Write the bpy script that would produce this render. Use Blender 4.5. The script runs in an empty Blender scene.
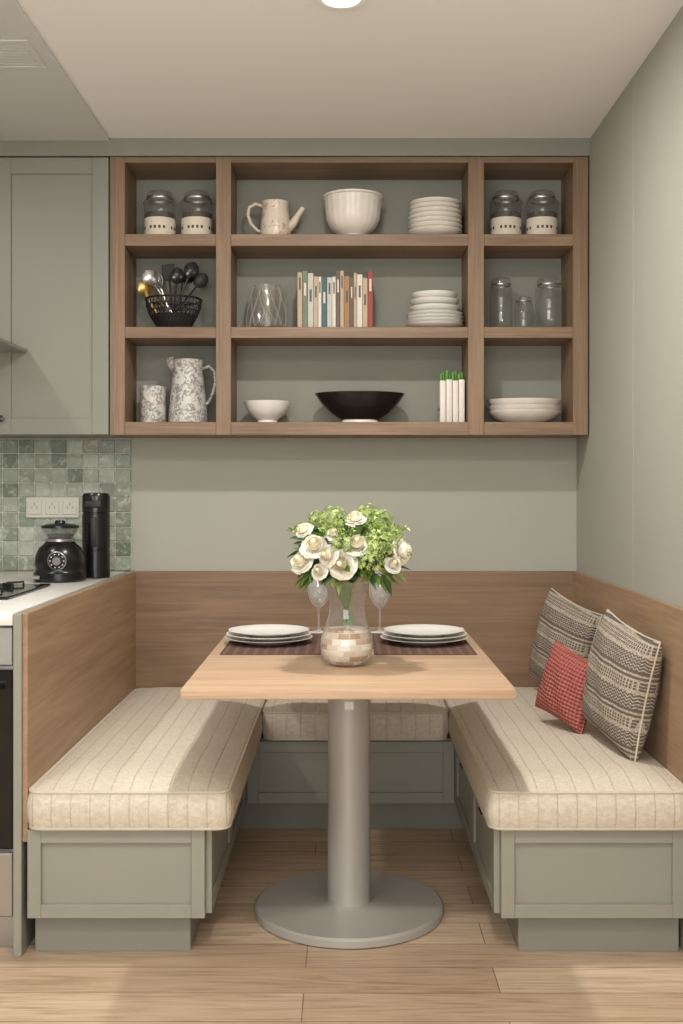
import bpy, bmesh, math, random
from mathutils import Vector, Matrix, Euler
random.seed(7)
PI=math.pi
scene=bpy.context.scene
scene.view_settings.view_transform='Standard'
scene.view_settings.look='None'
scene.view_settings.exposure=0.06
scene.view_settings.gamma=0.96

def lin(c):
    out=[]
    for v in c:
        v=v/255.0
        out.append(v/12.92 if v<=0.04045 else ((v+0.055)/1.055)**2.4)
    return (out[0],out[1],out[2],1.0)

# ---------------------------------------------------------------- materials
class NT:
    def __init__(s,name):
        s.m=bpy.data.materials.new(name); s.m.use_nodes=True
        s.t=s.m.node_tree; s.n=s.t.nodes; s.l=s.t.links
        s.b=s.n['Principled BSDF']; s.out=s.n['Material Output']
    def node(s,typ,**kw):
        n=s.n.new(typ)
        for k,v in kw.items(): setattr(n,k,v)
        return n
    def link(s,a,b): s.l.new(a,b)
    def val(s,sock,v):
        if isinstance(v,bpy.types.NodeSocket): s.l.new(v,sock)
        else: sock.default_value=v
    def math(s,op,a,b=0.0,c=0.0,clamp=False):
        n=s.node('ShaderNodeMath',operation=op,use_clamp=clamp)
        s.val(n.inputs[0],a); s.val(n.inputs[1],b); s.val(n.inputs[2],c)
        return n.outputs[0]
    def mix(s,f,a,b,blend='MIX'):
        n=s.node('ShaderNodeMix',data_type='RGBA',blend_type=blend)
        s.val(n.inputs[0],f); s.val(n.inputs[6],a); s.val(n.inputs[7],b)
        return n.outputs[2]
    def coord(s): return s.node('ShaderNodeTexCoord').outputs['Object']
    def xyz(s,v=None):
        n=s.node('ShaderNodeSeparateXYZ'); s.link(v or s.coord(),n.inputs[0]); return n.outputs
    def comb(s,x,y,z=0.0):
        n=s.node('ShaderNodeCombineXYZ'); s.val(n.inputs[0],x); s.val(n.inputs[1],y); s.val(n.inputs[2],z); return n.outputs[0]
    def mapping(s,scale,loc=(0,0,0),vec=None):
        n=s.node('ShaderNodeMapping'); n.inputs['Scale'].default_value=scale; n.inputs['Location'].default_value=loc
        s.link(vec or s.coord(),n.inputs[0]); return n.outputs[0]
    def noise(s,vec,scale=5,detail=4,rough=.5,dist=0):
        n=s.node('ShaderNodeTexNoise'); s.link(vec,n.inputs['Vector'])
        n.inputs['Scale'].default_value=scale; n.inputs['Detail'].default_value=detail
        n.inputs['Roughness'].default_value=rough; n.inputs['Distortion'].default_value=dist
        return n.outputs['Fac']
    def ramp(s,fac,stops,interp='LINEAR'):
        n=s.node('ShaderNodeValToRGB'); cr=n.color_ramp; cr.interpolation=interp
        while len(cr.elements)<len(stops): cr.elements.new(.5)
        for e,(p,c) in zip(cr.elements,stops): e.position=p; e.color=c
        s.link(fac,n.inputs[0]); return n.outputs[0]
    def bump(s,h,strength=.2,dist=.002):
        n=s.node('ShaderNodeBump'); n.inputs['Strength'].default_value=strength; n.inputs['Distance'].default_value=dist
        s.link(h,n.inputs['Height']); s.link(n.outputs[0],s.b.inputs['Normal'])
    def set(s,color=None,rough=None,metal=None):
        if color is not None: s.val(s.b.inputs['Base Color'],color)
        if rough is not None: s.val(s.b.inputs['Roughness'],rough)
        if metal is not None: s.val(s.b.inputs['Metallic'],metal)

def shade(c,f): return (c[0]*f,c[1]*f,c[2]*f,1)

def paint(name,rgb,rough=.5,metal=0,var=.04,nscale=3,bump=.05,bscale=200):
    t=NT(name); c=lin(rgb)
    f=t.noise(t.coord(),nscale,3)
    t.set(t.ramp(f,[(.3,shade(c,1-var)),(.7,shade(c,1+var))]),rough,metal)
    if bump: t.bump(t.noise(t.coord(),bscale,2),bump,.0005)
    return t.m

def wood(name,dark,light,axis='x',rough=.5,k=1.0,sc=1.0):
    t=NT(name); d=lin(dark); l=lin(light)
    a={'x':(1.1,16,16),'y':(16,1.1,16),'z':(16,16,1.1)}[axis]
    a=tuple(v*sc for v in a)
    v=t.mapping(a)
    f1=t.noise(v,1.0,5,.6,.9)
    a2=tuple(v*7 if v>2 else v*3 for v in a)
    f2=t.noise(t.mapping(a2),1.2,4,.6,.2)
    f=t.math('ADD',t.math('MULTIPLY',f1,.55),t.math('MULTIPLY',f2,.45))
    mid=tuple((d[i]+l[i])/2 for i in range(3))+(1,)
    col=t.ramp(f,[(.34,d),(.5,mid),(.64,l)])
    t.set(col,rough); t.bump(f2,.12*k,.001)
    return t.m

def glass(name,tint=(.93,.95,.94),rough=.02,base=.06,edge=.75,haze=0.0,pw=2.2):
    t=NT(name); t.n.remove(t.b)
    tr=t.node('ShaderNodeBsdfTransparent'); tr.inputs[0].default_value=tint+(1,)
    gl=t.node('ShaderNodeBsdfGlossy'); gl.inputs['Roughness'].default_value=rough
    lw=t.node('ShaderNodeLayerWeight'); lw.inputs[0].default_value=.35
    f=t.math('MULTIPLY_ADD',t.math('POWER',lw.outputs['Facing'],pw),edge,base,clamp=True)
    mx=t.node('ShaderNodeMixShader'); t.link(f,mx.inputs[0]); t.link(tr.outputs[0],mx.inputs[1])
    if haze>0:
        df=t.node('ShaderNodeBsdfDiffuse'); df.inputs[0].default_value=(.85,.85,.83,1)
        m2=t.node('ShaderNodeMixShader'); m2.inputs[0].default_value=haze; t.link(gl.outputs[0],m2.inputs[1]); t.link(df.outputs[0],m2.inputs[2]); t.link(m2.outputs[0],mx.inputs[2])
    else: t.link(gl.outputs[0],mx.inputs[2])
    t.link(mx.outputs[0],t.out.inputs[0]); return t.m

M={}
M['wall']=paint('sage_wall_paint',(168,168,156),.75,var=.015,nscale=1.5,bump=.08)
M['ceil']=paint('ceiling_paint',(241,240,238),.85,var=.008,nscale=1,bump=.04)
M['ceil2']=paint('ceiling_grey_paint',(208,208,206),.85,var=.01,nscale=1,bump=.04)
M['sage']=paint('sage_cabinet_lacquer',(148,147,135),.42,var=.015,nscale=2,bump=.03)
M['sage_dim']=paint('sage_lacquer_dimmed',(136,137,125),.45,var=.015,nscale=2,bump=.03)  # same lacquer as the benches, darkened to paint in weaker light up high
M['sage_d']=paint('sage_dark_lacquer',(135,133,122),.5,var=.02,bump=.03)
M['shelfback']=paint('shelf_back_sage',(142,142,131),.7,var=.02,bump=.04)
SD,SL=(112,89,69),(150,124,98)
M['wx']=wood('walnut_oak_x',SD,SL,'x'); M['wy']=wood('walnut_oak_y',SD,SL,'y'); M['wz']=wood('walnut_oak_z',SD,SL,'z')
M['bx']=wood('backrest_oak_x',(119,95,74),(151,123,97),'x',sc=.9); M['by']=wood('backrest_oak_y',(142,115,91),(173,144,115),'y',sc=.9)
M['table']=wood('table_oak',(172,142,115),(200,172,143),'x',.4)
M['grey']=paint('grey_powdercoat',(174,171,165),.38,.2,var=.01,bump=.03)
M['white']=paint('white_ceramic',(230,227,221),.25,var=.01,bump=0)
M['socket']=paint('socket_plastic',(192,191,180),.35,var=.02,bump=0)
M['white2']=paint('stoneware_cream',(222,215,205),.35,var=.04,nscale=20,bump=.02)
M['black']=paint('black_plastic',(22,22,23),.25,var=.05,bump=0)
M['blackm']=paint('black_matte',(34,33,32),.5,var=.05,bump=0)
M['steel']=paint('brushed_steel',(180,178,175),.32,.9,var=.03,bump=.02)
M['brass']=paint('brass',(190,160,100),.3,.9,bump=0)
M['counter']=paint('white_quartz',(222,219,213),.25,var=.03,nscale=8,bump=0)
M['dglass']=paint('oven_glass',(26,23,22),.08,var=.02,bump=0)
M['glass']=glass('clear_glass',(.92,.93,.92),.02,.12,.9,.4,1.6); M['glassd']=glass('jar_glass',(.86,.87,.86),.03,.10,.65,.3)
M['wineg']=glass('wine_glass_crystal',(.90,.91,.91),.02,.20,1.0,.6,1.2)
M['label']=paint('cream_label',(220,209,191),.7,var=.03,bump=.05)
M['coffee']=paint('dark_beans',(84,76,68),.7,var=.5,nscale=90,bump=.5,bscale=120)
M['green']=paint('stalk_green',(98,146,66),.5,var=.15,nscale=30,bump=.1)
M['grout']=paint('grout',(208,207,196),.8)
for i,c in enumerate([(136,145,131),(156,163,149),(118,128,115),(172,177,165),(146,151,137)]):
    t=NT('zellige_%d'%i); cc=lin(c)
    f=t.noise(t.coord(),34,5,.65,.8)
    t.set(t.ramp(f,[(.3,shade(cc,.75)),(.55,cc),(.72,lin((198,202,192)))]),.22); t.bump(t.noise(t.coord(),14,2),.3,.004)
    M['tile%d'%i]=t.m

# floor planks
t=NT('oak_plank_floor')
co=t.coord(); PW=.145
br=t.node('ShaderNodeTexBrick'); t.link(t.mapping((1,1,1),(0.92,0.065,0),co),br.inputs['Vector'])
br.offset=.37; br.offset_frequency=2; br.squash=1
br.inputs['Scale'].default_value=1; br.inputs['Brick Width'].default_value=1.3; br.inputs['Row Height'].default_value=PW
br.inputs['Mortar Size'].default_value=.0016; br.inputs['Mortar Smooth'].default_value=.3
br.inputs['Color1'].default_value=lin((188,164,139)); br.inputs['Color2'].default_value=lin((218,197,172)); br.inputs['Mortar'].default_value=lin((132,110,90))
bs=t.node('ShaderNodeSeparateXYZ'); t.link(co,bs.inputs[0])
row=t.math('FLOOR',t.math('DIVIDE',t.math('ADD',bs.outputs[1],.065),PW))
gco=t.comb(t.math('ADD',bs.outputs[0],t.math('MULTIPLY',row,3.7)),bs.outputs[1],row)
g=t.noise(t.mapping((1.6,17,1),(0,0,0),gco),1,6,.62,2.0)
g2=t.noise(t.mapping((6,130,1),(0,0,0),gco),1,3,.5,.2)
gg=t.math('ADD',t.math('MULTIPLY',g,.6),t.math('MULTIPLY',g2,.4))
gr=t.ramp(gg,[(.34,(.58,.53,.47,1)),(.5,(.90,.88,.86,1)),(.62,(1.0,1.0,1.0,1))])
t.set(t.mix(1.0,br.outputs['Color'],gr,'MULTIPLY'),.42); t.bump(gg,.1,.001); M['floor']=t.m

# seat linen
t=NT('quilted_linen'); s=t.xyz()
gn=t.node('ShaderNodeNewGeometry'); nn=t.node('ShaderNodeSeparateXYZ'); t.link(gn.outputs['Normal'],nn.inputs[0])
side=t.math('GREATER_THAN',t.math('ABSOLUTE',nn.outputs[0]),.75)
cx=t.math('ADD',t.math('MULTIPLY',s[0],t.math('SUBTRACT',1,side)),t.math('MULTIPLY',s[1],side))
pp=t.math('PINGPONG',t.math('ADD',cx,10.0),.0255)
line=t.math('SUBTRACT',1,t.math('DIVIDE',pp,.003),clamp=True)
wv=t.noise(t.mapping((60,420,60)),1,2); wv2=t.noise(t.mapping((420,60,420)),1,2)
w=t.math('MULTIPLY',t.math('ADD',wv,wv2),.5)
base=t.ramp(w,[(.35,lin((192,182,165))),(.65,lin((218,209,193)))])
t.set(t.mix(t.math('MULTIPLY',line,.34),base,lin((150,138,120))),.85)
h=t.math('SUBTRACT',t.math('MULTIPLY',w,.15),line); t.bump(h,.5,.0025); M['linen']=t.m
M['piping']=paint('linen_piping',(197,187,169),.85,var=.05,nscale=60)

# black/cream woven pillow
t=NT('woven_pillow'); s=t.xyz()
z=t.math('ADD',s[2],1.0); x=t.math('ADD',s[0],1.0)
zig=t.math('PINGPONG',x,.007)
a=t.math('LESS_THAN',t.math('FRACT',t.math('DIVIDE',t.math('ADD',z,zig),.010)),.62)
dash=t.math('LESS_THAN',t.math('FRACT',t.math('DIVIDE',x,.010)),.6)
b=t.math('MULTIPLY',t.math('LESS_THAN',t.math('FRACT',t.math('DIVIDE',z,.009)),.7),dash)
per=t.math('FRACT',t.math('DIVIDE',z,.108))
s1=t.math('LESS_THAN',per,.40); s2=t.math('MULTIPLY',t.math('GREATER_THAN',per,.50),t.math('LESS_THAN',per,.74))
s3=t.math('MULTIPLY',t.math('GREATER_THAN',per,.79),t.math('LESS_THAN',per,.86))
s4=t.math('GREATER_THAN',per,.92)
msk=t.math('ADD',t.math('ADD',t.math('MULTIPLY',a,s1),t.math('MULTIPLY',b,s2)),t.math('ADD',s3,s4),clamp=True)
n=t.noise(t.mapping((260,260,260)),1,2)
fl=t.math('GREATER_THAN',t.noise(t.mapping((120,120,420)),1,2),.52)
cr=t.ramp(n,[(.3,lin((160,149,132))),(.7,lin((196,185,167)))])
cr=t.mix(t.math('MULTIPLY',fl,.5),cr,lin((106,97,87)))
t.set(t.mix(t.math('MULTIPLY',msk,.82),cr,lin((68,61,56))),.9); t.bump(t.math('ADD',n,msk),.5,.002); M['pil']=t.m
t=NT('coral_knit'); s=t.xyz()
wx=t.math('SINE',t.math('MULTIPLY',t.math('ADD',s[0],s[2]),260)); wz=t.math('SINE',t.math('MULTIPLY',t.math('SUBTRACT',s[0],s[2]),260))
w=t.math('MULTIPLY',wx,wz); 
t.set(t.ramp(t.math('MULTIPLY_ADD',w,.5,.5),[(.1,lin((134,68,62))),(.6,lin((186,108,98)))]),.9); t.bump(w,.9,.004); M['coral']=t.m
# plaid mat
t=NT('plaid_weave'); s=t.xyz()
px=t.math('LESS_THAN',t.math('FRACT',t.math('DIVIDE',t.math('ADD',s[0],2),.03)),.35)
py=t.math('LESS_THAN',t.math('FRACT',t.math('DIVIDE',t.math('ADD',s[1],2),.04)),.35)
c=t.mix(t.math('MULTIPLY',px,.4),lin((88,66,58)),lin((136,112,98))); c=t.mix(t.math('MULTIPLY',py,.45),c,lin((112,72,60)))
t.set(c,.85); t.bump(t.noise(t.coord(),500,2),.4,.001); M['mat']=t.m
# vase band
t=NT('vase_patchwork'); s=t.xyz()
ang=t.math('MULTIPLY',t.math('ARCTAN2',s[1],s[0]),.07)
br=t.node('ShaderNodeTexBrick'); t.link(t.comb(ang,s[2]),br.inputs['Vector']); br.inputs['Scale'].default_value=1
br.inputs['Brick Width'].default_value=.034; br.inputs['Row Height'].default_value=.0155; br.inputs['Mortar Size'].default_value=.0006
br.inputs['Color1'].default_value=lin((248,241,228)); br.inputs['Color2'].default_value=lin((178,134,98)); br.inputs['Mortar'].default_value=lin((232,218,200)); br.inputs['Bias'].default_value=-.05
t.set(br.outputs['Color'],.2); M['patch']=t.m
# floral enamel
def floral(name,base,ink,sc,th):
    t=NT(name); f=t.noise(t.coord(),sc,5,.65,1.6); f2=t.noise(t.coord(),sc*.5,2)
    m=t.math('MULTIPLY',t.math('GREATER_THAN',f,th),t.math('GREATER_THAN',f2,.42))
    t.set(t.mix(t.math('MULTIPLY',m,.8),lin(base),lin(ink)),.3); return t.m
M['floral']=floral('enamel_floral_grey',(200,196,189),(120,117,114),55,.50)
M['floral2']=floral('tea_jug_floral',(220,207,189),(180,140,122),30,.58)
M['leafA']=paint('leaf_dark',(60,92,46),.5,var=.25,nscale=20,bump=.1); M['leafB']=paint('leaf_mid',(104,138,66),.5,var=.25,nscale=20,bump=.1)
M['flor']=paint('hydrangea_lime',(178,194,122),.6,var=.25,nscale=40,bump=.1)
M['flor2']=paint('hydrangea_green',(140,164,88),.6,var=.25,nscale=40,bump=.1)
def petal(name,rgb):
    m=paint(name,rgb,.55,var=.015,nscale=30,bump=0); p=m.node_tree.nodes['Principled BSDF']
    p.inputs['Subsurface Weight'].default_value=.5; p.inputs['Subsurface Radius'].default_value=(1,.9,.7); p.inputs['Subsurface Scale'].default_value=.008
    return m
M['rose']=petal('rose_petal',(252,246,230)); M['rosec']=petal('rose_heart',(250,240,208))
M['stem']=paint('stem_green',(94,126,66),.5,var=.15,nscale=20,bump=0)
for i,c in enumerate([(66,98,100),(208,202,191),(146,64,56),(180,161,135),(66,62,62),(112,122,102),(186,184,177),(158,118,84),(98,88,78),(180,116,104)]):
    M['bk%d'%i]=paint('book_cloth_%d'%i,c,.6,var=.05,nscale=40)
M['page']=paint('book_pages',(214,205,188),.8)
M['twig']=paint('dry_stick',(196,172,140),.7,var=.1,nscale=30)

# ---------------------------------------------------------------- mesh builder
class MB:
    def __init__(s): s.v=[];s.f=[];s.mi=[];s.mats=[];s.M=Matrix.Identity(4)
    def idx(s,m):
        m=M[m] if isinstance(m,str) else m
        if m not in s.mats: s.mats.append(m)
        return s.mats.index(m)
    def add(s,vs,fs,mat):
        o=len(s.v); i=s.idx(mat)
        s.v+= [tuple(s.M@Vector(p)) for p in vs]
        s.f+= [tuple(o+k for k in f) for f in fs]; s.mi+=[i]*len(fs)
    def box(s,x0,x1,y0,y1,z0,z1,mat,bev=.0015,seg=1):
        bm=bmesh.new(); r=bmesh.ops.create_cube(bm,size=1)
        for v in bm.verts: v.co=Vector(((x0+x1)/2+v.co.x*(x1-x0),(y0+y1)/2+v.co.y*(y1-y0),(z0+z1)/2+v.co.z*(z1-z0)))
        b=min(bev,.45*min(x1-x0,y1-y0,z1-z0))
        if b>0: bmesh.ops.bevel(bm,geom=bm.edges[:],offset=b,segments=seg,affect='EDGES',profile=.5)
        bm.verts.index_update()
        s.add([v.co.copy() for v in bm.verts],[[v.index for v in f.verts] for f in bm.faces],mat); bm.free()
    def lathe(s,prof,c,mat,n=40,sx=1,sy=1,mats=None,flute=0,nf=24):
        vs=[];fs=[]
        for (r,z) in prof:
            for k in range(n):
                a=2*PI*k/n; rr=r*(1+flute*math.cos(nf*a))
                vs.append((c[0]+rr*math.cos(a)*sx,c[1]+rr*math.sin(a)*sy,c[2]+z))
        for j in range(len(prof)-1):
            for k in range(n):
                k2=(k+1)%n; fs.append((j*n+k,j*n+k2,(j+1)*n+k2,(j+1)*n+k))
        s.add(vs,fs,mat)
    def tube(s,pts,r,mat,n=8,closed=False):
        pts=[Vector(p) for p in pts]; N=len(pts)
        rs=r if isinstance(r,(list,tuple)) else [r]*N
        vs=[];fs=[]; up=None
        for i,p in enumerate(pts):
            if closed: tg=pts[(i+1)%N]-pts[i-1]
            else: tg=pts[min(i+1,N-1)]-pts[max(i-1,0)]
            tg.normalize()
            if up is None:
                up=Vector((0,0,1)) if abs(tg.z)<.9 else Vector((1,0,0))
            sd=tg.cross(up)
            if sd.length<1e-5: sd=tg.cross(Vector((0,1,0)))
            sd.normalize(); up=sd.cross(tg).normalized()
            for k in range(n):
                a=2*PI*k/n; vs.append(p+(sd*math.cos(a)+up*math.sin(a))*rs[i])
        for i in range(N if closed else N-1):
            j=(i+1)%N
            for k in range(n):
                k2=(k+1)%n; fs.append((i*n+k,i*n+k2,j*n+k2,j*n+k))
        if not closed:
            fs.append(tuple(range(n))[::-1]); fs.append(tuple((N-1)*n+k for k in range(n)))
        s.add(vs,fs,mat)
    def grid(s,fn,nu,nv,mat):
        vs=[fn(i/nu,j/nv) for j in range(nv+1) for i in range(nu+1)]
        fs=[(j*(nu+1)+i,j*(nu+1)+i+1,(j+1)*(nu+1)+i+1,(j+1)*(nu+1)+i) for j in range(nv) for i in range(nu)]
        s.add(vs,fs,mat)
    def shaker(s,w,h,mat,fw=.05,th=.02,rec=.008):
        s.box(0,fw,-th,0,0,h,mat); s.box(w-fw,w,-th,0,0,h,mat)
        s.box(fw,w-fw,-th,0,0,fw,mat); s.box(fw,w-fw,-th,0,h-fw,h,mat)
        s.box(fw-.002,w-fw+.002,-th+rec,0,fw-.002,h-fw+.002,mat,0)
    def obj(s,name,parent=None,mw=None,recenter=True,sharp=35,merge=False):
        me=bpy.data.meshes.new(name)
        if mw is None and recenter:
            xs=[v[0] for v in s.v]; ys=[v[1] for v in s.v]; zs=[v[2] for v in s.v]
            c=Vector(((min(xs)+max(xs))/2,(min(ys)+max(ys))/2,min(zs)))
        else: c=Vector((0,0,0))
        me.from_pydata([tuple(Vector(v)-c) for v in s.v],[],s.f)
        for m in s.mats: me.materials.append(m)
        me.polygons.foreach_set('material_index',s.mi)
        bm=bmesh.new(); bm.from_mesh(me)
        if merge: bmesh.ops.remove_doubles(bm,verts=bm.verts[:],dist=1e-5)
        bmesh.ops.recalc_face_normals(bm,faces=bm.faces[:]); bm.to_mesh(me); bm.free()
        me.polygons.foreach_set('use_smooth',[True]*len(me.polygons))
        me.set_sharp_from_angle(angle=math.radians(sharp)); me.update()
        o=bpy.data.objects.new(name,me); scene.collection.objects.link(o)
        if mw is not None: o.matrix_world=mw
        else: o.location=c
        if parent: o.parent=parent; 
        return o
def empty(name,loc=(0,0,0)):
    e=bpy.data.objects.new(name,None); e.empty_display_size=.1; scene.collection.objects.link(e); return e
def T(x,y,z): return Matrix.Translation((x,y,z))
def RZ(d): return Matrix.Rotation(math.radians(d),4,'Z')

CEIL=2.565; RW=.93; BW=4.42; LW=-2.6; Y0=-1.6
# ---------------------------------------------------------------- room shell
b=MB(); b.box(LW-.1,RW+.1,Y0,BW+.1,-.06,0,'floor',0); b.obj('floor',recenter=False)
b=MB(); b.box(LW-.1,RW+.1,BW,BW+.1,0,CEIL,'wall',0); b.obj('wall_back',recenter=False)
b=MB(); b.box(RW,RW+.1,Y0,3.548,0,CEIL,'wall',.001); b.box(RW,RW+.1,3.552,BW,0,CEIL,'wall',.001); b.box(RW+.005,RW+.1,3.54,3.56,0,CEIL,'sage_d',0); b.obj('wall_right',recenter=False)
b=MB(); b.box(LW-.1,LW,Y0,BW,0,CEIL,'wall',0); b.obj('wall_left',recenter=False)
b=MB(); b.box(LW-.1,RW+.1,Y0,BW+.1,CEIL,CEIL+.08,'ceil',0); b.box(LW,-.893,Y0,4.17,CEIL-.012,CEIL,'ceil2',.002); b.obj('ceiling',recenter=False)
b=MB(); b.box(LW,RW,4.172,BW,2.498,CEIL,'sage_dim',.001); b.obj('trim_1',recenter=False)
# vent
b=MB(); z=CEIL-.012
for (x0,x1,y0,y1) in [(-1.35,-.93,3.23,3.25),(-1.35,-.93,3.43,3.45),(-1.35,-1.33,3.25,3.43),(-.95,-.93,3.25,3.43)]: b.box(x0,x1,y0,y1,z-.004,z,'ceil2')
for i in range(8): b.box(-1.33,-.95,3.255+i*.022,3.272+i*.022,z-.002,z,'ceil2',0)
b.obj('ceiling_vent')
# downlight
t=NT('lamp_glow'); t.b.inputs['Emission Color'].default_value=(1,.96,.91,1); t.b.inputs['Emission Strength'].default_value=6
M['glow']=t.m
def downlight(x,y,watt):
    zc=CEIL if x>-.893 else CEIL-.012
    b=MB(); b.lathe([(.05,-.004),(.052,-.012),(.066,-.012),(.07,-.008),(.072,0)],(x,y,zc),'ceil'); b.lathe([(0,-.006),(.051,-.006)],(x,y,zc),'glow'); b.obj('recessed_downlight')
    L=bpy.data.lights.new('downlight_lamp','AREA'); L.shape='DISK'; L.size=.1; L.energy=watt; L.color=(1,.965,.925)
    o=bpy.data.objects.new('downlight_lamp',L); o.location=(x,y,zc-.02); scene.collection.objects.link(o)
downlight(-.01,2.965,21); downlight(0,1.3,18); downlight(-1.7,2.96,9); downlight(-1.7,1.3,12)

# ---------------------------------------------------------------- open shelf unit
FY=4.18
b=MB()
Zt,Zb=2.496,1.439
for x0,x1 in [(-.8935,-.8365),(-.4905,-.4335),(.4677,.5285),(.867,.924)]:
    b.box(x0,x1,FY,BW-.002,Zb,Zt,'wz')
b2=[(-.8365,-.4905),(-.4335,.4677),(.5285,.867)]
for x0,x1 in b2:
    b.box(x0,x1,FY,BW-.002,Zt-.022,Zt,'wx'); b.box(x0,x1,FY+.001,BW-.002,Zb,1.4886,'wx')
    b.box(x0,x1,FY+.001,BW-.002,2.158,2.203,'wx'); b.box(x0,x1,FY+.001,BW-.002,1.808,1.850,'wx')
    b.box(x0,x1,BW-.006,BW-.002,1.45,2.48,'shelfback',0)
b.obj('wall_shelf_unit')
# ---------------------------------------------------------------- wall cabinet left
b=MB(); b.box(-2.2,-.897,4.20,BW-.002,Zb,Zt,'sage_dim')
for x0,x1 in [(-1.332,-.899),(-1.768,-1.335),(-2.2,-1.771)]:
    b.M=T(x0,4.20,Zb+.002); b.shaker(x1-x0,Zt-Zb-.004,'sage_dim',.062,.02,.01)
b.M=Matrix.Identity(4)
for kx in (-1.303,-1.74,-1.80):
    b.M=T(kx,4.18,1.50)@Matrix.Rotation(PI/2,4,'X'); b.lathe([(0,0),(.006,0),(.006,.014),(.013,.018),(.013,.026),(0,.029)],(0,0,0),'black',20)
b.obj('kitchen_wall_cabinet')
b=MB(); b.box(-1.9,-1.205,3.80,4.177,1.752,1.765,'steel',.003); b.box(-1.68,-1.42,3.95,4.177,1.765,2.49,'steel',.003)
b.box(-1.8,-1.3,3.85,4.10,1.748,1.752,'blackm',.001)
b.obj('range_hood')
# ---------------------------------------------------------------- tiles
b=MB(); b.box(-2.2,-.858,BW-.006,BW-.001,.906,1.437,'grout',0)
tw,th_=.0645,.0587; nx=int(1.34/tw)+1; random.seed(3)
for i in range(nx):
    for j in range(9):
        x1=-.859-i*tw; x0=x1-(tw-.004); z0=.908+j*th_; z1=z0+th_-.004
        if x0<-2.2: continue
        b.M=T((x0+x1)/2,BW-.009,(z0+z1)/2)@Euler((random.uniform(-.02,.02),0,random.uniform(-.02,.02))).to_matrix().to_4x4()
        w=(x1-x0)/2;h=(z1-z0)/2
        b.box(-w,w,-.003,.004,-h,h,'tile%d'%random.choice([0,0,1,1,2,3,4]),.002)
b.obj('tile_backsplash')
# outlet
b=MB(); ox0,ox1,oz0,oz1=-1.277,-1.064,1.118,1.202
b.box(ox0,ox1,BW-.022,BW-.0125,oz0,oz1,'socket',.003)
for i in range(3):
    cx=ox0+.036+i*.0705; b.box(cx-.028,cx+.028,BW-.025,BW-.02,oz0+.014,oz1-.014,'socket',.002)
    for dx,dz in ((-.010,0),(.010,0),(0,.014)): b.box(cx+dx-.002,cx+dx+.002,BW-.0256,BW-.0245,(oz0+oz1)/2+dz-.005,(oz0+oz1)/2+dz+.005,'sage_d',0)
b.obj('wall_outlet')
# ---------------------------------------------------------------- counter, base cabinet, oven
b=MB(); b.box(-2.2,-.876,2.90,BW-.013,.872,.905,'counter',.003,2); b.obj('kitchen_countertop')
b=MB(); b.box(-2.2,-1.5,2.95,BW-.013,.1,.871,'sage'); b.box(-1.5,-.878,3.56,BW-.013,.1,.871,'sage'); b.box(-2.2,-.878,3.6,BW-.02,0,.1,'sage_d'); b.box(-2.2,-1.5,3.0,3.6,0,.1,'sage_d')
b.M=T(-2.2,2.95,.12); b.shaker(.69,.74,'sage',.06)
b.obj('kitchen_base_cabinet')
b=MB(); b.box(-1.495,-.882,2.96,3.55,.0,.868,'steel'); b.box(-1.49,-.885,2.935,2.96,.76,.865,'steel',.004)
b.box(-1.49,-.885,2.935,2.96,.27,.75,'dglass',.004); b.box(-1.49,-.885,2.935,2.96,.09,.26,'steel',.004)
b.tube([(-1.44,2.885,.70),(-.92,2.885,.70)],.011,'steel',12); b.tube([(-1.42,2.94,.70),(-1.42,2.885,.70)],.008,'steel'); b.tube([(-.94,2.94,.70),(-.94,2.885,.70)],.008,'steel')
for i in range(4):
    b.M=T(-1.38+i*.12,2.935,.815)@Matrix.Rotation(PI/2,4,'X'); b.lathe([(0,.025),(.018,.025),(.022,0)],(0,0,0),'blackm',20)
b.obj('built_in_oven')
b=MB(); b.box(-1.56,-.995,3.25,3.72,.906,.914,'dglass',.003)
for cx,cy in ((-1.13,3.37),(-1.13,3.60),(-1.42,3.37),(-1.42,3.60)):
    b.lathe([(.03,.914),(.045,.914),(.045,.920),(.03,.922),(0,.922)],(cx,cy,0),'blackm',24)
    for a in range(4):
        aa=a*PI/2+.78; b.tube([(cx+.025*math.cos(aa),cy+.025*math.sin(aa),.925),(cx+.085*math.cos(aa),cy+.085*math.sin(aa),.925),(cx+.085*math.cos(aa),cy+.085*math.sin(aa),.914)],.004,'blackm',6)
b.obj('gas_cooktop')
# ---------------------------------------------------------------- coffee grinder & thermos
cx,cy,cz=-1.018,3.93,.9055
b=MB()
b.lathe([(0,0),(.086,0),(.092,.006),(.092,.03),(.086,.036),(.084,.045),(.088,.06),(.086,.09),(.074,.118),(.056,.134),(.05,.14),(0,.14)],(cx,cy,cz),'black',44)
b.lathe([(.046,.139),(.052,.142),(.052,.150),(.044,.153)],(cx,cy,cz),'steel',40)
b.lathe([(.044,.152),(.06,.178),(.064,.19),(.06,.192),(.042,.155)],(cx,cy,cz),'glassd',40)
b.lathe([(.066,.189),(.066,.198),(.05,.203),(.02,.206),(.016,.216),(0,.218)],(cx,cy,cz),'black',40)
b.lathe([(0,.168),(.048,.168),(.04,.155)],(cx,cy,cz),'coffee',30)
b.M=T(cx+.012,cy-.079,cz+.078)@Matrix.Rotation(PI/2+.12,4,'X')
b.lathe([(.032,-.01),(.033,.01),(.03,.012)],(0,0,0),'steel',32); b.lathe([(.03,.010),(.018,.010)],(0,0,0),'blackm',32); b.lathe([(.0,.02),(.014,.02),(.017,.01)],(0,0,0),'steel',24)
for k in range(10):
    a=k*2*PI/10; b.box(.024*math.cos(a)-.002,.024*math.cos(a)+.002,.024*math.sin(a)-.002,.024*math.sin(a)+.002,.0095,.0115,'white',0)
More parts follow.
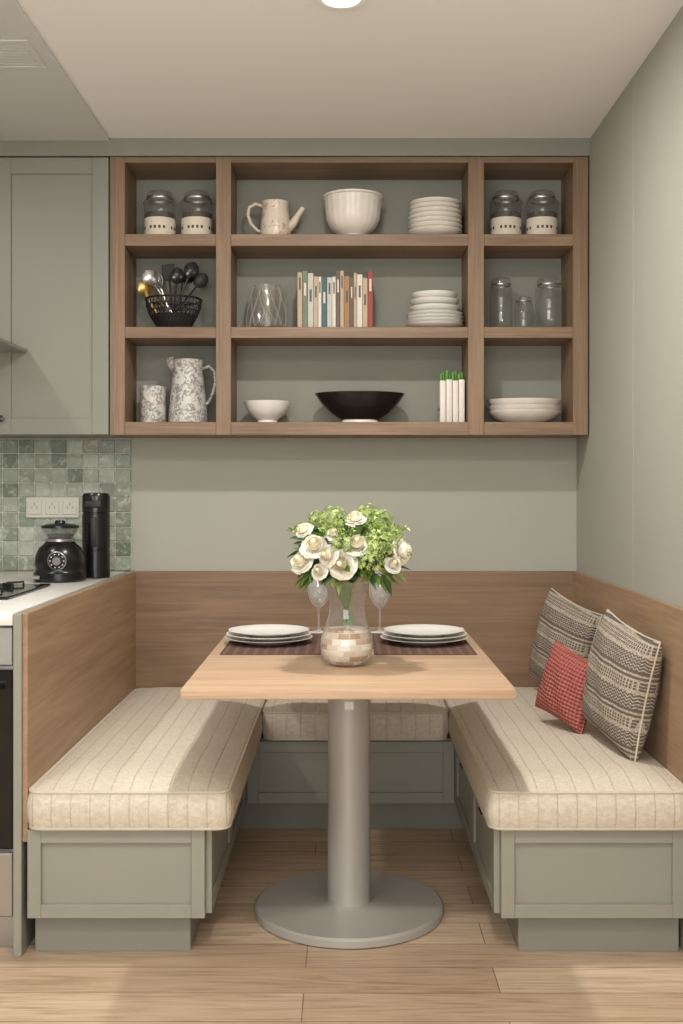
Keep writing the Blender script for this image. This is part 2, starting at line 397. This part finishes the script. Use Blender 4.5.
b.M=Matrix.Identity(4); b.box(cx-.08,cx-.05,cy-.085,cy-.06,cz+.012,cz+.024,'steel',.002)
b.obj('coffee_grinder')
b=MB(); cx,cy=-.923,4.08
b.lathe([(0,0),(.048,0),(.051,.004),(.051,.10),(.049,.102),(.049,.106),(.051,.108),(.051,.235),(.049,.237),(.049,.241),(.051,.243),(.051,.30),(.045,.312),(.03,.315),(0,.315)],(cx,cy,.9055),'black',40)
b.box(cx-.010,cx+.012,cy-.056,cy-.045,1.02,1.13,'blackm',.004,2); b.box(cx-.03,cx+.03,cy-.056,cy-.03,1.165,1.19,'blackm',.004,2)
b.obj('insulated_bottle')

# ---------------------------------------------------------------- banquette
ban=empty('banquette_bench')
b=MB(); FYB=2.92
LX0,LX1,RX0,RX1=-.838,-.37,.412,.90; BY=3.96; Z0,Z1=.10,.334
b.box(LX0,LX1,FYB,4.40,Z0,Z1,'sage'); b.box(RX0,RX1,FYB,4.40,Z0,Z1,'sage'); b.box(LX1,RX0,BY,4.40,Z0,Z1,'sage')
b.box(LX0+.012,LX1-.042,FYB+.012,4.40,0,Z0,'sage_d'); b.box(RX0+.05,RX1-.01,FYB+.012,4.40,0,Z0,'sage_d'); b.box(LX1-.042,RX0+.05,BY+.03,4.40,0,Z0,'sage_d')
b.box(RX1,RW-.001,FYB,4.40,0,Z1,'sage')
b.M=T(LX0,FYB,Z0); b.shaker(LX1-LX0,Z1-Z0,'sage',.036,.02,.012)
b.M=T(RX0,FYB,Z0); b.shaker(RX1-RX0,Z1-Z0,'sage',.036,.02,.012)
b.M=T(LX1+.02,BY,Z0+.005); b.shaker(RX0-LX1-.04,Z1-Z0-.01,'sage',.04,.018,.01)
for y0,y1 in ((2.925,3.43),(3.435,3.94)):
    b.M=T(LX1,y0,Z0+.004)@RZ(90); b.shaker(y1-y0,Z1-Z0-.008,'sage',.04,.016,.007)
    b.M=T(RX0,y1,Z0+.004)@RZ(-90); b.shaker(y1-y0,Z1-Z0-.008,'sage',.04,.016,.007)
b.M=Matrix.Identity(4)
for y in (3.18,3.70):
    b.box(LX1+.016,LX1+.024,y-.03,y+.03,.300,.306,'blackm'); b.box(RX0-.024,RX0-.016,y-.03,y+.03,.300,.306,'blackm')
b.obj('base',ban,recenter=False)
b=MB(); BT=.905
b.box(-.874,-.852,2.895,4.405,0,BT-.001,'sage',.002)
b.box(-.852,-.838,2.905,4.405,.30,BT,'by',.0015)
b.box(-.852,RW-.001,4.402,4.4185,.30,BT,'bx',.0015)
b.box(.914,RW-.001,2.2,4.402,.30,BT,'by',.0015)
b.obj('backrest',ban,recenter=False)
def cushion(b,x0,x1,y0,y1,z0,z1,r=.035,crown=.026):
    def axis(a0,a1,n):
        L=[0,.12,.3,.6,1]; s=[a0+r*k for k in L]; e=[a1-r*k for k in L][::-1]
        m=[a0+r+(a1-a0-2*r)*k/n for k in range(1,n)]
        return s+m+e
    X=axis(x0,x1,20);Y=axis(y0,y1,36)
    Z=[z0+ (z1-z0)*k/12 for k in range(13)]
    c=Vector(((x0+x1)/2,(y0+y1)/2,(z0+z1)/2)); hx,hy,hz=(x1-x0)/2,(y1-y0)/2,(z1-z0)/2
    def f(p):
        x,y,z=p
        q=Vector((max(x0+r,min(x1-r,x)),max(y0+r,min(y1-r,y))))
        d=Vector((x,y))-q
        if d.length>1e-9 and abs(d.x)>1e-9 and abs(d.y)>1e-9:
            m=max(abs(d.x),abs(d.y)); d=d.normalized()*m
        x,y=q.x+d.x,q.y+d.y
        u=(x-c.x)/hx; v=(y-c.y)/hy; w=(z-c.z)/hz
        bul=.012*(1-w*w)
        ed=max(abs(u),abs(v))
        if ed>.9:
            x+=bul*(1 if u>0 else -1)*max(0,abs(u)-.9)/.1*0.9; y+=bul*(1 if v>0 else -1)*max(0,(abs(v)-.95))/.05*0.9
        if w>0:
            dx=min(x1-x,x-x0)/.13; dy=min(y1-y,y-y0)/.13
            g=min(1,max(0,dx))*1.0; h=min(1,max(0,dy))
            g=math.sin(g*PI/2); h=math.sin(h*PI/2)
            z+=w*w*crown*g*h+w*w*.0025*math.sin(y*17+x*5)*math.sin(x*13+1)*g*h
        return (x,y,z)
    def face(A,B,mk):
        vs=[f(mk(a,bb)) for bb in B for a in A]; n=len(A)
        fs=[(j*n+i,j*n+i+1,(j+1)*n+i+1,(j+1)*n+i) for j in range(len(B)-1) for i in range(n-1)]
        b.add(vs,fs,'linen')
    face(X,Y,lambda a,q:(a,q,z1)); face(X,Y,lambda a,q:(a,q,z0))
    face(X,Z,lambda a,q:(a,y0,q)); face(X,Z,lambda a,q:(a,y1,q))
    face(Y,Z,lambda a,q:(x0,a,q)); face(Y,Z,lambda a,q:(x1,a,q))
def pipe(b,x0,x1,y0,y1,z,r=.035,t=.0045):
    pts=[]
    for (cx,cy,a0) in ((x1-r,y1-r,0),(x0+r,y1-r,90),(x0+r,y0+r,180),(x1-r,y0+r,270)):
        for k in range(7):
            a=math.radians(a0+15*k); pts.append((cx+r*math.cos(a),cy+r*math.sin(a),z))
    b.tube(pts,t,'piping',8,True)
CZ0,CZ1=.337,.438
for nm,(x0,x1,y0,y1) in {'cushion_left':(-.834,-.305,2.885,4.39),'cushion_right':(.382,.908,2.885,4.39),'cushion_rear':(-.290,.365,3.92,4.39)}.items():
    b=MB(); cushion(b,x0,x1,y0,y1,CZ0,CZ1); b.obj(nm,ban,recenter=False,merge=True,sharp=60)
    b=MB(); pipe(b,x0,x1,y0,y1,CZ1-.002); pipe(b,x0,x1,y0,y1,CZ0+.004); b.obj(nm+'_piping',ban,recenter=False)

# ---------------------------------------------------------------- pillows
def pillow(name,size,T_,mat,theta,lean,roll,x,y,zrest,xmax=None):
    b=MB(); h=size/2
    for sg in (-1,1):
        def fn(u,v):
            U=math.sin((u-.5)*PI); V=math.sin((v-.5)*PI)
            X=U*h*(1-.07*(1-V*V)); Z=V*h*(1-.07*(1-U*U))
            th=T_*((1-U*U)*(1-V*V))**.38
            wr=.004*math.sin(9*U+5*V)*(1-U*U)*(1-V*V)
            return (X,sg*(th/2+wr),Z)
        b.grid(fn,26,26,mat)
    pts=[]
    for k in range(0,24): 
        U=-1+2*k/24; pts.append((U*h,0,-h*(1-.07*(1-U*U))))
    for k in range(0,24):
        V=-1+2*k/24; pts.append((h*(1-.07*(1-V*V)),0,V*h))
    for k in range(0,24):
        U=1-2*k/24; pts.append((U*h,0,h*(1-.07*(1-U*U))))
    for k in range(0,24):
        V=1-2*k/24; pts.append((-h*(1-.07*(1-V*V)),0,V*h))
    b.tube(pts,.003,mat if mat=='coral' else 'piping',6,True)
    R=RZ(theta)@Matrix.Rotation(math.radians(-lean),4,'X')@Matrix.Rotation(math.radians(roll),4,'Y')
    P=[R@Vector(v) for v in b.v]
    z=zrest-min(p.z for p in P)
    if xmax is not None: x=xmax-max(p.x for p in P)
    b.obj(name,mw=T(x,y,z)@R,merge=True,sharp=80)
pillow('throw_pillow',.355,.15,'pil',-78,8,9,.8,3.27,.454,.909)
pillow('throw_pillow',.345,.145,'pil',-68,9,11,.8,4.04,.454,.911)
pillow('throw_pillow',.228,.11,'coral',-58,10,14,.716,3.53,.460)

# ---------------------------------------------------------------- table
tb=empty('pedestal_dining_table')
b=MB(); b.box(-.397,.413,2.65,3.85,.725,.75,'table',.003,2); b.obj('tabletop',tb,recenter=False)
b=MB(); c=(.012,3.215,0)
b.lathe([(0,0),(.268,0),(.275,.004),(.275,.022),(.268,.028),(.075,.028),(.07,.031),(.0635,.034),(.0625,.04),(.0625,.70),(.0,.70)],c,'grey',72)
b.box(c[0]-.18,c[0]+.18,c[1]-.18,c[1]+.18,.70,.7245,'grey',.003)
b.box(c[0]-.014,c[0]+.014,c[1]-.066,c[1]-.058,.600,.625,'white',.002)
b.obj('pedestal',tb,recenter=False)
def plate_prof(r,h=.02):
    return [(0,0),(r*.55,0),(r*.6,.003),(r*.72,h*.45),(r*.97,h*.85),(r,h),(r*.97,h*1.02),(r*.7,h*.6),(r*.6,h*.4),(0,h*.38)]
for x0,x1,px in ((-.365,-.07,-.238),(.085,.385,.247)):
    b=MB(); b.box(x0,x1,3.20,3.66,.7505,.7535,'mat',.001); b.obj('woven_placemat')
    b=MB(); z=.754
    for r in (.137,.133,.126): b.lathe(plate_prof(r,.018),(px,3.44,z),'white',56); z+=.0115
    b.obj('dinner_plate_stack')
# wine glasses
for gx in (-.088,.117):
    b=MB(); b.lathe([(0,.001),(.031,.001),(.032,.003),(.012,.006),(.004,.012),(.0035,.075),(.006,.084),(.022,.097),(.033,.118),(.037,.14),(.035,.17),(.031,.205),(.0295,.206),(.034,.17),(.036,.14),(.031,.118),(.02,.1),(0,.09)],(gx,3.69,.7505),'wineg',36); b.obj('wine_glass')
# vase
VX,VY=.005,3.02
b=MB(); b.lathe([(0,0),(.042,0),(.05,.003),(.066,.022),(.0735,.05),(.070,.078),(.058,.108),(.050,.135),(.048,.165),(.053,.20),(.064,.228)],(VX,VY,.7505),'glass',56)
b.lathe([(.064,.228),(.0655,.231),(.063,.231),(.0615,.226)],(VX,VY,.7505),'glass',56)
b.lathe([(0,.004),(.040,.004),(.048,.006),(.064,.024),(.0712,.05),(.068,.077),(.058,.1),(0,.104)],(VX,VY,.7505),'patch',56)
b.obj('glass_vase')
# bouquet
random.seed(11)
b=MB(); C=Vector((VX,VY,1.045)); R3=Vector((.155,.13,.115))
def frame(n):
    n=n.normalized(); a=n.cross(Vector((0,0,1))); 
    if a.length<.01: a=Vector((1,0,0))
    a.normalize(); c=n.cross(a).normalized()
    m=Matrix((a,c,n)).transposed().to_4x4(); return m
def rose(p,n,r,op=1.0):
    b.M=T(*p)@frame(n)@RZ(random.uniform(0,360))
    b.lathe([(0,.60*r),(.10*r,.59*r),(.22*r,.52*r),(.30*r,.34*r),(.24*r,-.3*r)],(0,0,0),'rosec',10)
    layers=[(.30,3,.62,.0),(.42,4,.56,.03),(.56,4,.48,.12),(.72,5,.36,.26),(.88,5,.18,.45),(1.02,6,-.06,.7),(1.12,6,-.28,.85)]
    for li,(rr,k,hh,fl) in enumerate(layers):
        for q in range(k):
            a0=2*PI*q/k+li*.7+random.uniform(-.2,.2); wd=2*PI/k*.74; hv=hh+random.uniform(-.1,.08); rs=random.uniform(.92,1.1)
            def fn(u,v,a0=a0,wd=wd,rr=rr*rs,hh=hv,fl=fl):
                uu=(u-.5)*2; a=a0+uu*wd*(.35+.65*math.sin(min(1,v*1.3)*PI/2))
                rad=r*rr*(.34+.66*math.sin(min(1,v*1.15)*PI/2))-r*.13*max(0,v-.6)*(1-fl*2)+r*fl*.20*v**3
                z=-r*.6+r*(hh+.6)*v-(uu*uu)*r*.24*v-r*fl*.26*v**4
                rad+=r*.04*math.cos(uu*3)+r*.04*math.sin(uu*6+a0*3)*v
                return (rad*math.cos(a),rad*math.sin(a),z)
            b.grid(fn,7,6,'rosec' if li<3 else 'rose')
    b.M=Matrix.Identity(4)
def leaf(p,d,L,W,mat):
    d=d.normalized(); side=d.cross(Vector((0,0,1)))
    if side.length<.05: side=Vector((1,0,0))
    side.normalize(); up=side.cross(d).normalized()
    rl=random.uniform(-.9,.9); s2=side*math.cos(rl)+up*math.sin(rl); u2=s2.cross(d).normalized()
    cv=random.uniform(.1,.45)
    def fn(u,v):
        w=W*math.sin(PI*min(1,v**.8))*(1-.15*v); uu=(u-.5)*2
        return p+d*(L*v)+s2*(uu*w/2)+u2*(abs(uu)*w*.22)-Vector((0,0,1))*(cv*L*v*v)
    b.grid(fn,4,7,mat)
def surf(dx,dz,k=1.0):
    q=1-(dx/.19)**2-((dz-1.045)/.15)**2
    return Vector((VX+dx,VY-.13*math.sqrt(max(.02,q))*k,dz))
front=[(-.118,1.128,.020),(-.088,1.088,.028),(-.016,1.036,.030),(.026,1.092,.026),(.155,1.070,.029),(-.125,1.045,.026),(-.055,1.060,.023),(.022,1.160,.022),(.125,1.035,.019),(-.075,1.018,.018),(-.035,1.118,.017)]
for dx,dz,r in front:
    p=surf(dx,dz,1.05); n=(p-C); n.y*=1.1; n+=Vector((random.uniform(-.07,.07),-.01,random.uniform(.04,.12))); rose(p,n,r)
for k in range(7):
    a=random.uniform(.15,PI-.15); e=random.uniform(-.1,.8)
    n=Vector((math.cos(a)*math.cos(e),math.sin(a)*math.cos(e),math.sin(e))); p=C+Vector((n.x*R3.x,n.y*R3.y,n.z*R3.z)); rose(p,n,.027)
def hyd(p,r,m1,m2,n=110):
    for k in range(n):
        zz=random.uniform(-.6,1); a=random.uniform(0,2*PI); q=math.sqrt(1-zz*zz); d=Vector((q*math.cos(a),q*math.sin(a),zz))
        c=p+d*r*random.uniform(.7,1.18); b.M=T(*c)@frame(d+Vector((random.uniform(-.4,.4),random.uniform(-.4,.4),random.uniform(-.4,.4))))@RZ(random.uniform(0,90))
        s=random.uniform(.0042,.007)
        vs=[(0,0,0)];fs=[]
        for j in range(4):
            a=j*PI/2; o=len(vs)
            vs+=[(s*.7*math.cos(a-.6),s*.7*math.sin(a-.6),.001),(s*1.25*math.cos(a),s*1.25*math.sin(a),.003),(s*.7*math.cos(a+.6),s*.7*math.sin(a+.6),.001)]
            fs.append((0,o,o+1,o+2))
        b.add(vs,fs,random.choice([m1,m1,m2]))
    b.M=Matrix.Identity(4)
hyd(surf(.088,1.085,.95),.043,'flor','flor2',260); hyd(surf(.06,1.045,1.),.034,'flor','flor2',180); hyd(surf(-.035,1.145,.8),.036,'flor','flor2',190); hyd(surf(.085,1.14,.7),.036,'flor2','flor',180); hyd(surf(-.012,1.085,.98),.026,'flor','flor2',120); hyd(surf(.055,1.165,.6),.026,'flor','flor2',100)
hyd(surf(.125,1.11,.65),.026,'flor','flor2',100); hyd(surf(-.08,1.145,.6),.024,'flor2','flor',90)
hyd(C+Vector((-.05,.09,.06)),.045,'flor','flor2'); hyd(C+Vector((.07,.09,.05)),.045,'flor','flor2')
for k in range(380):
    zz=random.uniform(-.6,.98); a=random.uniform(0,2*PI); q=math.sqrt(1-zz*zz); n=Vector((q*math.cos(a),q*math.sin(a),zz))
    p=C+Vector((n.x*R3.x,n.y*R3.y,n.z*R3.z))*random.uniform(.5,.92)
    d=n+Vector((random.uniform(-.6,.6),random.uniform(-.6,.6),random.uniform(-.3,.5)))
    leaf(p,d,random.uniform(.03,.056),random.uniform(.016,.028),random.choice(['leafA','leafA','leafB','leafB','flor2']))
for k in range(16):
    a=random.uniform(0,2*PI); rr=.036; n=Vector((math.cos(a),math.sin(a),0)); 
    p0=Vector((VX,VY,.862))-n*.02; p1=Vector((VX,VY,.93))+n*rr*.5; p2=C+n*.08
    b.tube([p0,p1,Vector((VX,VY,.985))+n*.04,p2],.0028,'stem',6)
for k in range(18):
    a=random.uniform(0,2*PI); n=Vector((math.cos(a),math.sin(a),.6)).normalized(); p=C+Vector((n.x*R3.x,n.y*R3.y,n.z*R3.z))*.85
    e=p+n*.065; b.tube([p,e],.0012,'stem',5)
    for j in range(11):
        d=Vector((random.uniform(-1,1),random.uniform(-1,1),random.uniform(-.2,1))); leaf(p+n*(.01+.005*j),d,.015,.008,random.choice(['flor','flor2']))
b.obj('flower_bouquet',sharp=60)

# ---------------------------------------------------------------- shelf items
SY=4.30; A3,A2,A1=2.2035,1.8505,1.4891
def canister(x,r=.060,h=.192,z=A3):
    b=MB(); c=(x,SY,z)
    b.lathe([(0,.002),(r*.92,.002),(r,.01),(r,h*.70),(r*.93,h*.77),(r*.8,h*.80),(r*.8,h*.83)],c,'glassd',40)
    b.lathe([(r*1.015,.010),(r*1.02,.012),(r*1.02,h*.42),(r*1.015,h*.425)],c,'label',40)
    b.lathe([(0,.006),(r*.95,.006),(r*.96,h*.54),(0,h*.56)],c,'coffee',32)
    b.lathe([(r*.84,h*.82),(r*.86,h*.83),(r*.86,h*.87),(r*.84,h*.88)],c,'steel',36)
    b.lathe([(r*.83,h*.87),(r*.83,h*.94),(r*.7,h*.985),(0,h)],c,'glassd',36)
    b.tube([(x-r*.86,SY,z+h*.85),(x-r*1.02,SY-.01,z+h*.78),(x-r*1.0,SY-.02,z+h*.7)],.002,'steel',6)
    b.tube([(x+r*.86,SY,z+h*.85),(x+r*1.02,SY-.01,z+h*.78),(x+r*1.0,SY-.02,z+h*.7)],.002,'steel',6)
    # printed line of text blocks around the label
    for k in range(22):
        a=2*PI*k/22; 
        if k%5==4: continue
        b.M=T(x,SY,z+h*.22)@Matrix.Rotation(a,4,'Z'); b.box(r*1.02,r*1.03,-.0045,.0045,-.005,.006,'coffee',0)
    b.M=Matrix.Identity(4)
    b.obj('clip_top_canister')
for x in (-.724,-.578,.628,.770): canister(x)
# tea jug
b=MB(); x=-.272; c=(x,SY,A3)
b.lathe([(0,0),(.05,0),(.056,.006),(.060,.03),(.058,.07),(.052,.11),(.05,.14),(.054,.15),(.051,.151),(.046,.14),(.048,.1),(.052,.05),(0,.012)],c,'floral2',44)
b.tube([(x-.050,SY,A3+.135),(x-.078,SY,A3+.145),(x-.103,SY,A3+.13),(x-.108,SY,A3+.10),(x-.095,SY,A3+.065),(x-.07,SY,A3+.04),(x-.055,SY,A3+.035)],[.007,.007,.0075,.0075,.007,.006,.006],'floral2',10)
b.tube([(x+.045,SY,A3+.05),(x+.07,SY,A3+.07),(x+.088,SY,A3+.10),(x+.108,SY,A3+.13)],[.022,.017,.012,.010],'floral2',14)
b.obj('teapot')
b=MB(); b.lathe([(0,0),(.048,0),(.052,.004),(.051,.014),(.060,.022),(.089,.045),(.104,.08),(.109,.13),(.111,.158),(.118,.161),(.118,.168),(.110,.168),(.100,.12),(.085,.07),(.04,.03),(0,.028)],(.031,4.285,A3),'white2',96,flute=.008,nf=24); b.obj('fluted_mixing_bowl')
def stack(name,x,z,spec,mat,sy=1):
    b=MB(); zz=z
    for r,h,st in spec:
        b.lathe([(0,0),(r*.5,0),(r*.55,.004),(r*.8,h*.35),(r*.97,h*.8),(r,h),(r*.975,h*1.0),(r*.78,h*.5),(r*.5,h*.25),(0,h*.2)],(x,4.295,zz),mat,52,sy=sy); zz+=st
    b.obj(name)
stack('bowl_stack',.352,A3,[(.107,.034,.0185),(.107,.034,.0185),(.106,.034,.0185),(.105,.034,.0185),(.104,.034,.0185),(.102,.034,.0185),(.101,.034,.02)],'white2')
stack('plate_stack',.350,A2,[(.113,.024,.014),(.113,.024,.014),(.112,.024,.014),(.110,.024,.016),(.098,.034,.026),(.096,.034,.02),(.09,.04,.03)],'white')
stack('serving_bowl_stack',.700,A1,[(.142,.05,.018),(.144,.05,.018),(.146,.056,.03)],'white2',sy=.76)
b=MB(); b.lathe([(0,0),(.04,0),(.043,.004),(.038,.012),(.06,.028),(.082,.055),(.094,.085),(.091,.086),(.078,.055),(.055,.03),(0,.02)],(-.303,SY,A1),'white',56); b.obj('small_bowl')
b=MB(); b.lathe([(0,0),(.07,0),(.074,.004),(.068,.014)],(.058,4.295,A1),'white2',56,sy=.62)
b.lathe([(0,.0142),(.07,.0142),(.11,.04),(.15,.078),(.176,.116),(.172,.118),(.145,.085),(.1,.048),(0,.03)],(.058,4.295,A1),'black',64,sy=.62); b.obj('black_serving_bowl')
# glass vase
M['cut']=glass('cut_glass',(.86,.86,.84),.04,.18,.8,.3,1.4); M['facet']=glass('facet_ridge',(.8,.78,.74),.05,.30,.4,.6)
b=MB(); x=-.305; c=(x,4.295,A2)
def vr(v): return .080-.020*v**1.4
b.lathe([(0,.003),(.074,.003)]+[(vr(v/6),.008+.165*v/6) for v in range(7)]+[(.057,.173),(.055,.16),(.072,.02),(0,.012)],c,'cut',40)
for k in range(9):
    for sg in (-1,1):
        pts=[]
        for j in range(9):
            v=j/8; a=2*PI*k/9+(.25 if sg>0 else 0)+sg*v*.75; r=vr(v)+.0005; pts.append((x+r*math.cos(a),4.295+r*math.sin(a),A2+.01+.160*v))
        b.tube(pts,.0024,'facet',6)
for k in range(4):
    a=.5+k*.8; q=Vector((math.cos(a),math.sin(a),0)); b.tube([Vector(c)+q*.05+Vector((0,0,.014)),Vector(c)-q*.042+Vector((0,0,.165))],.0028,'twig',6)
b.obj('cut_glass_vase')
# books
b=MB(); x=-.182; random.seed(5)
seq=[3,5,6,3,1,0,6,1,8,3,7,8,3,1,3,2,9,8,2]
for k,ci in enumerate(seq):
    w=random.uniform(.012,.022); h=random.uniform(.190,.222); d=random.uniform(.13,.16); y0=4.215
    if x+w>.122: break
    cv='bk%d'%ci
    b.box(x,x+.002,y0,y0+d,A2,A2+h,cv,.0005); b.box(x+w-.002,x+w,y0,y0+d,A2,A2+h,cv,.0005); b.box(x,x+w,y0-.002,y0+.002,A2,A2+h,cv,.001)
    b.box(x+.002,x+w-.002,y0+.002,y0+d-.003,A2+.002,A2+h-.004,'page',0)
    zt=random.uniform(.45,.7)
    b.box(x+w*.3,x+w*.7,y0-.003,y0-.0015,A2+h*zt,A2+h*(zt+.22),'page' if ci in(0,2,4,8,5,9) else 'bk8',0)
    x+=w+.001
b.obj('row_of_books')
# jars
for x,r,h in ((.610,.044,.205),(.698,.036,.132),(.797,.052,.205)):
    b=MB(); c=(x,SY,A2)
    b.lathe([(0,.002),(r*.9,.002),(r,.01),(r,h*.78),(r*.8,h*.86),(r*.8,h*.9)],c,'glassd',36)
    b.lathe([(r*.84,h*.88),(r*.88,h*.89),(r*.88,h*.97),(r*.8,h),(0,h)],c,'glassd',36); b.lathe([(r*.85,h*.86),(r*.87,h*.865),(r*.87,h*.885),(r*.85,h*.89)],c,'steel',36)
    b.obj('storage_jar')
# basket + utensils
b=MB(); x=-.668; c=Vector((x,4.29,A2))
def br_(v): return .058+.050*math.sin(v*PI/2)
for v,tk in ((0,.003),(.2,.002),(.4,.002),(.6,.002),(.8,.002),(1,.004)):
    r=br_(v); b.tube([(x+r*math.cos(a*2*PI/40),c.y+r*math.sin(a*2*PI/40),A2+.005+.115*v) for a in range(40)],tk,'blackm',6,True)
for k in range(36):
    a=2*PI*k/36; b.tube([(x+br_(v)*math.cos(a+.25*v),c.y+br_(v)*math.sin(a+.25*v),A2+.005+.115*v) for v in (0,.25,.5,.75,1)],.0022,'blackm',5)
b.lathe([(0,.004),(.057,.004),(.075,.03),(.085,.06)],(x,c.y,A2),'blackm',32)
def utensil(base,tip,kind,mat):
    base=c+Vector(base); tip=c+Vector(tip); d=(tip-base).normalized()
    b.tube([base,tip],.0035,mat,8)
    fr=Matrix((d.cross(Vector((0,-1,0))).normalized(),Vector((0,-1,0)),d)).transposed().to_4x4()
    b.M=T(*tip)@fr
    if kind=='spoon': b.grid(lambda u,v:(.030*math.sin(PI*v)**.6*(u-.5)*2,-.010*math.sin(PI*v)*(1-((u-.5)*2)**2),.068*v),8,10,mat)
    if kind=='spat': b.box(-.024,.024,-.002,.002,0,.065,mat,.0019)
    if kind=='ladle': 
        b.M=T(*tip); b.lathe([(0,-.03),(.018,-.027),(.03,-.012),(.034,.006),(.031,.006),(.027,-.01),(0,-.027)],(.02,0,.02),mat,28)
    if kind=='whisk':
        for q in range(6):
            a=q*PI/6; b.tube([(math.cos(a)*.018*math.sin(PI*w/8)*1,math.sin(a)*.018*math.sin(PI*w/8),.07*w/8) for w in range(9)]+[(-math.cos(a)*.018*math.sin(PI*w/8),-math.sin(a)*.018*math.sin(PI*w/8),.07*w/8) for w in range(8,-1,-1)],.0009,mat,5)
    b.M=Matrix.Identity(4)
utensil((-.02,0,.03),(.060,-.03,.200),'spoon','black'); utensil((.02,.02,.03),(.028,.03,.20),'ladle','black'); utensil((0,.01,.03),(-.02,.02,.20),'spat','blackm')
utensil((.02,-.02,.03),(-.07,-.02,.175),'spoon','steel'); utensil((.0,-.02,.03),(-.045,-.03,.16),'whisk','steel'); utensil((-.02,-.02,.03),(.085,.0,.17),'spoon','blackm')
utensil((.03,-.03,.03),(-.085,-.01,.14),'spoon','brass'); utensil((.0,-.03,.03),(.015,-.03,.175),'spoon','black')
for k in range(7):
    a=2.4+k*.14; b.tube([c+Vector((-.04,-.04,.04)),c+Vector((-.08-.004*k,-.05,.09+.008*k)),c+Vector((-.098-.001*k,-.04,.15+.006*k))],.0013,'brass',5)
b.obj('utensil_basket')
# tin canister, pitcher
b=MB(); b.lathe([(0,0),(.048,0),(.0495,.002),(.0495,.112),(.051,.113),(.051,.142),(.047,.146),(0,.146)],(-.75,SY,A1),'floral',40); b.obj('tin_canister')
b=MB(); x=-.613; c=(x,SY,A1)
b.lathe([(0,0),(.072,0),(.077,.004),(.076,.03),(.070,.10),(.062,.17),(.057,.21),(.060,.245),(.062,.248),(.056,.245),(.053,.2),(.058,.16),(0,.02)],c,'floral',48)
b.tube([(x+.056,SY,A1+.215),(x+.082,SY,A1+.225),(x+.103,SY,A1+.205),(x+.108,SY,A1+.165),(x+.098,SY,A1+.12),(x+.08,SY,A1+.085),(x+.069,SY,A1+.075)],[.006,.0065,.007,.007,.0065,.006,.006],'floral',10)
b.grid(lambda u,v:(x-.052-.034*(math.sin(v*PI/2))*(1-abs(u-.5)*2)**.8, SY+(u-.5)*.06*(1-.0*v), A1+.185+.072*v),10,6,'floral')
b.obj('enamel_pitcher')
# asparagus box
b=MB(); 
for k in range(4):
    x0=.366+k*.0242; b.box(x0,x0+.0225,4.235,4.33,A1,A1+.163+.004*(k%2),'white2',.003,2)
b.box(.366,.4617,4.24,4.325,A1+.05,A1+.058,'label',0)
for k in range(8):
    xx=.372+k*.0118; hh=.195+.014*((k*7)%3)/2; yy=4.27+.02*(k%2)
    b.lathe([(.0055,.15),(.0055,hh-.02),(.0062,hh-.012),(.004,hh-.002),(0,hh)],(xx,yy,A1),'green',10)
b.obj('asparagus_crate')

# ---------------------------------------------------------------- lights
def area(name,loc,rot,sx,sy,e,col):
    L=bpy.data.lights.new(name,'AREA'); L.shape='RECTANGLE'; L.size=sx; L.size_y=sy; L.energy=e; L.color=col
    o=bpy.data.objects.new(name,L); o.location=loc; o.rotation_euler=rot; scene.collection.objects.link(o)
area('rear_fill_light',(-.5,-1.5,1.45),(math.radians(86),0,math.radians(-4)),2.6,1.5,68,(1,.98,.96))  # unseen fill panel added behind the camera; no window is built there
area('ceiling_fill_light',(-.1,.6,1.95),(PI,0,0),1.6,1.2,40,(1,.985,.98))  # unseen fill added to brighten the ceiling, no fixture
w=bpy.data.worlds.new('world'); scene.world=w; w.use_nodes=True
w.node_tree.nodes['Background'].inputs[0].default_value=(1,.985,.97,1); w.node_tree.nodes['Background'].inputs[1].default_value=.48

cam=bpy.data.cameras.new('camera'); co=bpy.data.objects.new('camera',cam); scene.collection.objects.link(co)
co.location=(0,0,1.23); co.rotation_euler=(PI/2,0,0)
cam.sensor_fit='VERTICAL'; cam.sensor_height=36; cam.sensor_width=24; cam.lens=36*1100/1024
cam.shift_x=(341.5-345)/1024; cam.shift_y=-(512-490)/1024
scene.camera=co
